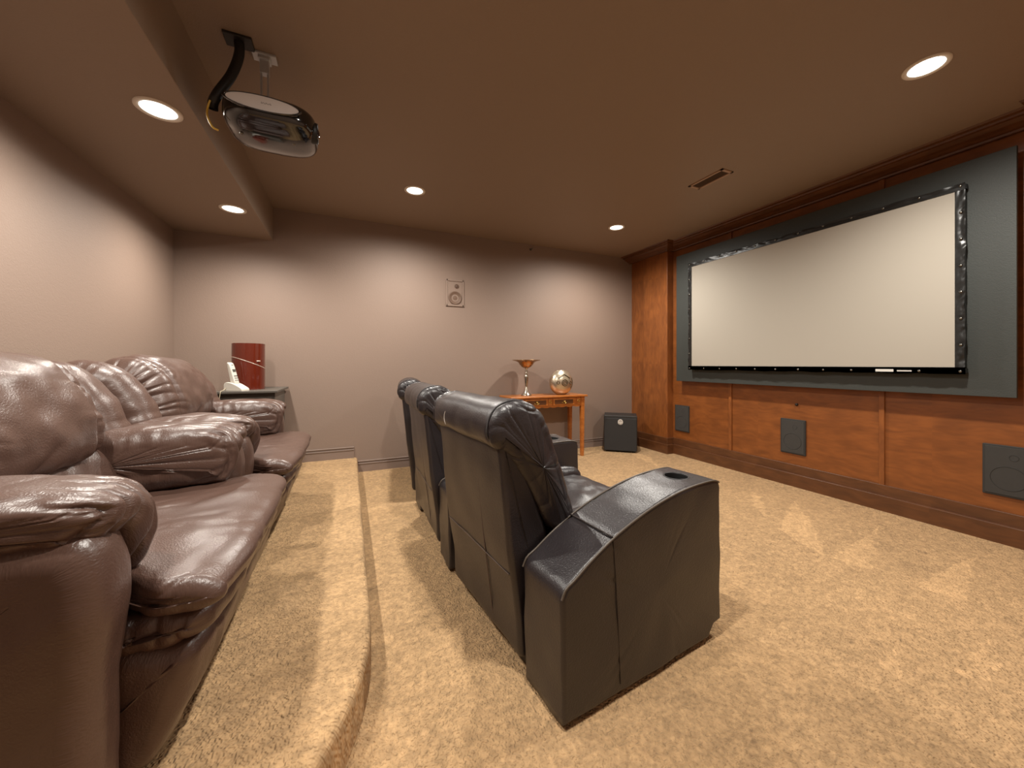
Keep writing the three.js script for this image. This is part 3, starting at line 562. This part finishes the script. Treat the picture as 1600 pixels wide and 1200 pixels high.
// ------------------------------------------------------------------ console table and what stands on it
const TT = 0.735;
{
  const t = thing('console_table', 'honey wood console table with small drawers against the wall', 'table', null, 2.12, 0, 3.905);
  const W = 1.0, Dp = 0.36, hx = 0.445, hz = 0.135;
  mesh('table_top', bx(W, 0.022, Dp, 0, TT - 0.011, 0, 0.006), honey, t);
  for (const sx of [-1, 1]) for (const sz of [-1, 1]) {
    const g = bx(0.048, TT - 0.022, 0.048, 0, (TT - 0.022) / 2, 0, 0.003), p = g.attributes.position;
    for (let i = 0; i < p.count; i++) { const f = clamp(p.getY(i) / 0.55, 0, 1), k = lerp(0.72, 1, f); p.setX(i, p.getX(i) * k + sx * hx); p.setZ(i, p.getZ(i) * k + sz * hz); }
    mesh('leg', g, honey, t);
  }
  mesh('side_rail', bx(0.02, 0.10, 0.25, -hx, TT - 0.075, 0), honey, t); mesh('side_rail', bx(0.02, 0.10, 0.25, hx, TT - 0.075, 0), honey, t);
  mesh('back_rail', bx(0.86, 0.10, 0.018, 0, TT - 0.075, -hz), honey, t);
  // front apron with two drawers; scalloped lower edge
  const s = new THREE.Shape(); s.moveTo(-0.425, 0); s.lineTo(0.425, 0); s.lineTo(0.425, -0.108);
  const N = 24; for (let k = 0; k <= N; k++) { const x = 0.42 - 0.84 * k / N; s.lineTo(x, -0.108 - 0.010 * Math.abs(Math.sin(k * Math.PI / 3))); } s.lineTo(-0.425, -0.108); s.closePath();
  mesh('apron', uvBox(new THREE.ExtrudeGeometry(s, { depth: 0.014, bevelEnabled: false }).translate(0, TT - 0.022, hz)), honey, t);
  const darkInset = phys({ map: wDark, roughness: 0.4 });
  for (const x of [-0.18, 0.18]) {
    const d = mesh('drawer', bx(0.29, 0.082, 0.012, x, TT - 0.073, hz + 0.018, 0.003), honey, t);
    mesh('drawer_panel', bx(0.245, 0.05, 0.006, x, TT - 0.073, hz + 0.0245, 0.002), darkInset, d, 'darker wood inset');
    mesh('knob', lathe([[0.0001, 0.022], [0.010, 0.019], [0.012, 0.012], [0.006, 0.004], [0.011, 0]], 20).rotateX(Math.PI / 2).translate(x, TT - 0.07, hz + 0.027), brass, d, 'brass knob');
    mesh('pull', tube([[x - 0.03, TT - 0.078, hz + 0.028], [x - 0.015, TT - 0.09, hz + 0.034], [x + 0.015, TT - 0.09, hz + 0.034], [x + 0.03, TT - 0.078, hz + 0.028]], 0.0028, 16, 6), brass, d, 'brass drop pull');
  }
  for (const x of [-0.385, 0, 0.385]) { const b = mesh('carved_block', bx(0.05, 0.08, 0.008, x, TT - 0.072, hz + 0.016, 0.003), honey, t); mesh('rosette', new THREE.TorusGeometry(0.014, 0.004, 8, 20).translate(x, TT - 0.07, hz + 0.021), brass, b); }
}
{
  const c = thing('pedestal_bowl', 'tall silver pedestal bowl on the console table', 'bowl', null, 1.875, TT, 3.88);
  mesh('stem', lathe([[0.0001, 0], [0.058, 0], [0.062, 0.006], [0.058, 0.014], [0.042, 0.028], [0.028, 0.055], [0.016, 0.09], [0.010, 0.105], [0.014, 0.115], [0.021, 0.165], [0.025, 0.215], [0.022, 0.238], [0.012, 0.248], [0.024, 0.258], [0.010, 0.270], [0.018, 0.286], [0.011, 0.298], [0.013, 0.315], [0.03, 0.322]], 48), silver, c);
  mesh('bowl', lathe([[0.0001, 0.322], [0.03, 0.322], [0.055, 0.336], [0.078, 0.362], [0.092, 0.385], [0.125, 0.400], [0.160, 0.409], [0.163, 0.413], [0.158, 0.415], [0.122, 0.406], [0.088, 0.392], [0.072, 0.366], [0.048, 0.343], [0.0001, 0.332]], 64), std({ color: 0xb99a73, metalness: 1, roughness: 0.25 }), c);
  const v = thing('round_vase', 'round silver moon vase with embossed rings on the console table', 'vase', null, 2.335, TT, 3.87, 0.0);
  const pts = [[0.0001, 0], [0.062, 0], [0.066, 0.006]]; const r = 0.154, cy = 0.146;
  for (let k = 1; k < 30; k++) { const a = lerp(-1.12, 1.10, k / 30); pts.push([r * Math.cos(a), cy + r * Math.sin(a)]); }
  pts.push([0.070, 0.284], [0.072, 0.290], [0.066, 0.290], [0.058, 0.275], [0.0001, 0.26]);
  const g = lathe(pts, 72), p = g.attributes.position;
  for (let i = 0; i < p.count; i++) p.setZ(i, p.getZ(i) * 0.62);
  g.computeVertexNormals();
  mesh('vase_body', g, std({ color: 0xd0c2ab, metalness: 0.85, roughness: 0.32 }), v);
  const back = std({ color: 0x5a4c3a, metalness: 0.7, roughness: 0.45 });
  const onFace = (x, y) => 0.62 * Math.sqrt(Math.max(0, r * r - x * x - (y - cy) * (y - cy)));
  const ringOn = (x0, y0, rr, tr, name) => { const q = []; for (let k = 0; k < 28; k++) { const a = k / 28 * Math.PI * 2, x = x0 + rr * Math.cos(a), y = y0 + rr * Math.sin(a); q.push([x, y, onFace(x, y) + 0.0005]); } mesh(name, tube(q, tr * 1.5, 56, 6, true), back, v); };
  ringOn(-0.005, 0.145, 0.036, 0.004, 'embossed_ring'); ringOn(-0.005, 0.145, 0.018, 0.003, 'embossed_ring'); ringOn(0.078, 0.145, 0.016, 0.003, 'embossed_ring'); ringOn(-0.086, 0.148, 0.016, 0.003, 'embossed_ring');
  for (const s of [1, -1]) { const q = []; for (let k = 0; k <= 8; k++) { const x = -0.005 + s * 0.075 * k / 8, y = 0.243 - 0.045 * k / 8; q.push([x, y, onFace(x, y) + 0.001]); } mesh('embossed_chevron', tube(q, 0.006, 24, 6), back, v); }
  { const q = []; for (let k = 0; k <= 10; k++) { const a = lerp(-0.5, 0.5, k / 10), x = 0.118 * Math.cos(a), y = 0.145 + 0.118 * Math.sin(a); q.push([x, y, onFace(x, y) + 0.001]); } mesh('embossed_arc', tube(q, 0.004, 24, 6), back, v); }
}
// ------------------------------------------------------------------ side table in the corner, canister, phone
const ST = 0.888;
{
  const t = thing('side_table', 'dark grey side table in the room corner beside the brown recliners', 'side table', null, -0.745, PLAT, 3.80);
  const gm = std({ color: 0x57514a, roughness: 0.45 }), h = ST - PLAT;
  mesh('top', bx(0.43, 0.018, 0.60, 0, h - 0.009, 0, 0.003), gm, t);
  mesh('side_panel', bx(0.02, h - 0.018, 0.50, -0.195, (h - 0.018) / 2, 0, 0.002), gm, t);
  mesh('side_panel', bx(0.02, h - 0.018, 0.50, 0.178, (h - 0.018) / 2, -0.02, 0.002), gm, t);
  mesh('back_panel', bx(0.36, h - 0.018, 0.015, -0.008, (h - 0.018) / 2, 0.232), gm, t);
  mesh('shelf', bx(0.36, 0.016, 0.40, -0.008, 0.25, -0.03), gm, t);
}
{
  const c = thing('lacquer_canister', 'tall red lacquered canister with slanted lid joint on the side table', 'canister', null, -0.785, ST, 3.80);
  const r = 0.118, H = 0.385, cutAt = (a) => 0.222 + 0.05 * Math.cos(a - 2.75);
  const lac = phys({ color: 0x5c1a08, roughness: 0.22, clearcoat: 0.8, clearcoatRoughness: 0.08 });
  const shell = (lo, hi, cap) => {
    const n = 72, V = [], I = [];
    for (let k = 0; k <= n; k++) { const a = k / n * Math.PI * 2; V.push(r * Math.cos(a), lo(a), r * Math.sin(a), r * Math.cos(a), hi(a), r * Math.sin(a)); }
    for (let k = 0; k < n; k++) { const b = 2 * k; I.push(b, b + 1, b + 2, b + 1, b + 3, b + 2); }
    const g = new THREE.BufferGeometry(); g.setAttribute('position', new THREE.Float32BufferAttribute(V, 3)); g.setIndex(I); g.computeVertexNormals(); return g;
  };
  const body = mesh('body', shell(() => 0, (a) => cutAt(a) - 0.002), lac, c);
  const lid = mesh('lid', shell((a) => cutAt(a) + 0.002, () => H), lac, c);
  mesh('lid_top', lathe([[0.0001, H - 0.012], [r - 0.012, H - 0.012], [r - 0.006, H + 0.002], [r, H]], 60), lac, lid);
  mesh('bottom', lathe([[0.0001, 0.002], [r, 0.0]], 60), lac, body);
  mesh('joint_ring', (() => { const q = []; for (let k = 0; k < 60; k++) { const a = k / 60 * Math.PI * 2; q.push([(r - 0.001) * Math.cos(a), cutAt(a), (r - 0.001) * Math.sin(a)]); } return tube(q, 0.0028, 120, 6, true); })(), std({ color: 0xd8c8b8, metalness: 0.4, roughness: 0.3 }), c, 'pale metal joint line');
  mesh('clasp', bx(0.03, 0.008, 0.008, r * 0.72, 0.238, r * 0.74, 0.002), std({ color: 0xe0d5c5, metalness: 0.5, roughness: 0.3 }), c, 'small pale clasp');
}
{
  const t = thing('cordless_phone', 'white cordless phone standing in its cradle on the side table', 'phone', null, -0.835, ST, 3.60, -0.45);
  const wp = std({ color: 0xcfc9be, roughness: 0.35 }), dk = std({ color: 0x4d4a45, roughness: 0.5 });
  const s = new THREE.Shape(); s.moveTo(-0.055, 0); s.lineTo(0.085, 0); s.quadraticCurveTo(0.085, 0.012, 0.07, 0.02); s.quadraticCurveTo(0.01, 0.06, -0.035, 0.062); s.quadraticCurveTo(-0.05, 0.06, -0.055, 0.045); s.closePath();
  const base = mesh('cradle', uvBox(new THREE.ExtrudeGeometry(s, { depth: 0.075, bevelEnabled: true, bevelSize: 0.004, bevelThickness: 0.004, bevelSegments: 3 }).translate(0, 0.004, -0.0375)), wp, t);
  mesh('cradle_plug', bx(0.016, 0.025, 0.03, -0.062, 0.03, 0, 0.004), wp, base);
  const hs = new THREE.Group(); hs.name = 'handset'; hs.position.set(0.005, 0.035, 0); hs.rotation.z = 0.22; t.add(hs);
  mesh('shell', loft([[-0.014, 0], [0.014, 0], [0.022, 0.03], [0.018, 0.09], [0.014, 0.15], [0.006, 0.188], [-0.014, 0.19], [-0.018, 0.1]], 0.05, { e: 0.01, nz: 16, n: 60 }), wp, hs);
  mesh('display', bx(0.003, 0.022, 0.03, 0.0165, 0.125, 0, 0.001), dk, hs);
  for (let k = 0; k < 3; k++) for (let j = -1; j <= 1; j++) mesh('button', bx(0.004, 0.009, 0.008, 0.0205 - k * 0.0006, 0.045 + k * 0.018, j * 0.012, 0.001), dk, hs);
  mesh('earpiece', bx(0.003, 0.006, 0.018, 0.0105, 0.172, 0, 0.001), dk, hs);
  const c = thing('phone_cord', 'thin pale cord hanging from the phone cradle over the side table edge', 'cord', null, -0.89, ST, 3.58);
  mesh('cord', tube([[0, 0.022, 0], [-0.006, 0.008, 0.05], [-0.01, 0.002, 0.085], [-0.014, -0.03, 0.09], [-0.03, -0.12, 0.085], [-0.045, -0.22, 0.082]], 0.0028, 40, 7), std({ color: 0xb3a58c, roughness: 0.5 }), c);
}
scene.traverse((o) => { if (o.isMesh) { o.castShadow = true; o.receiveShadow = true; } });
renderer.render(scene, camera);
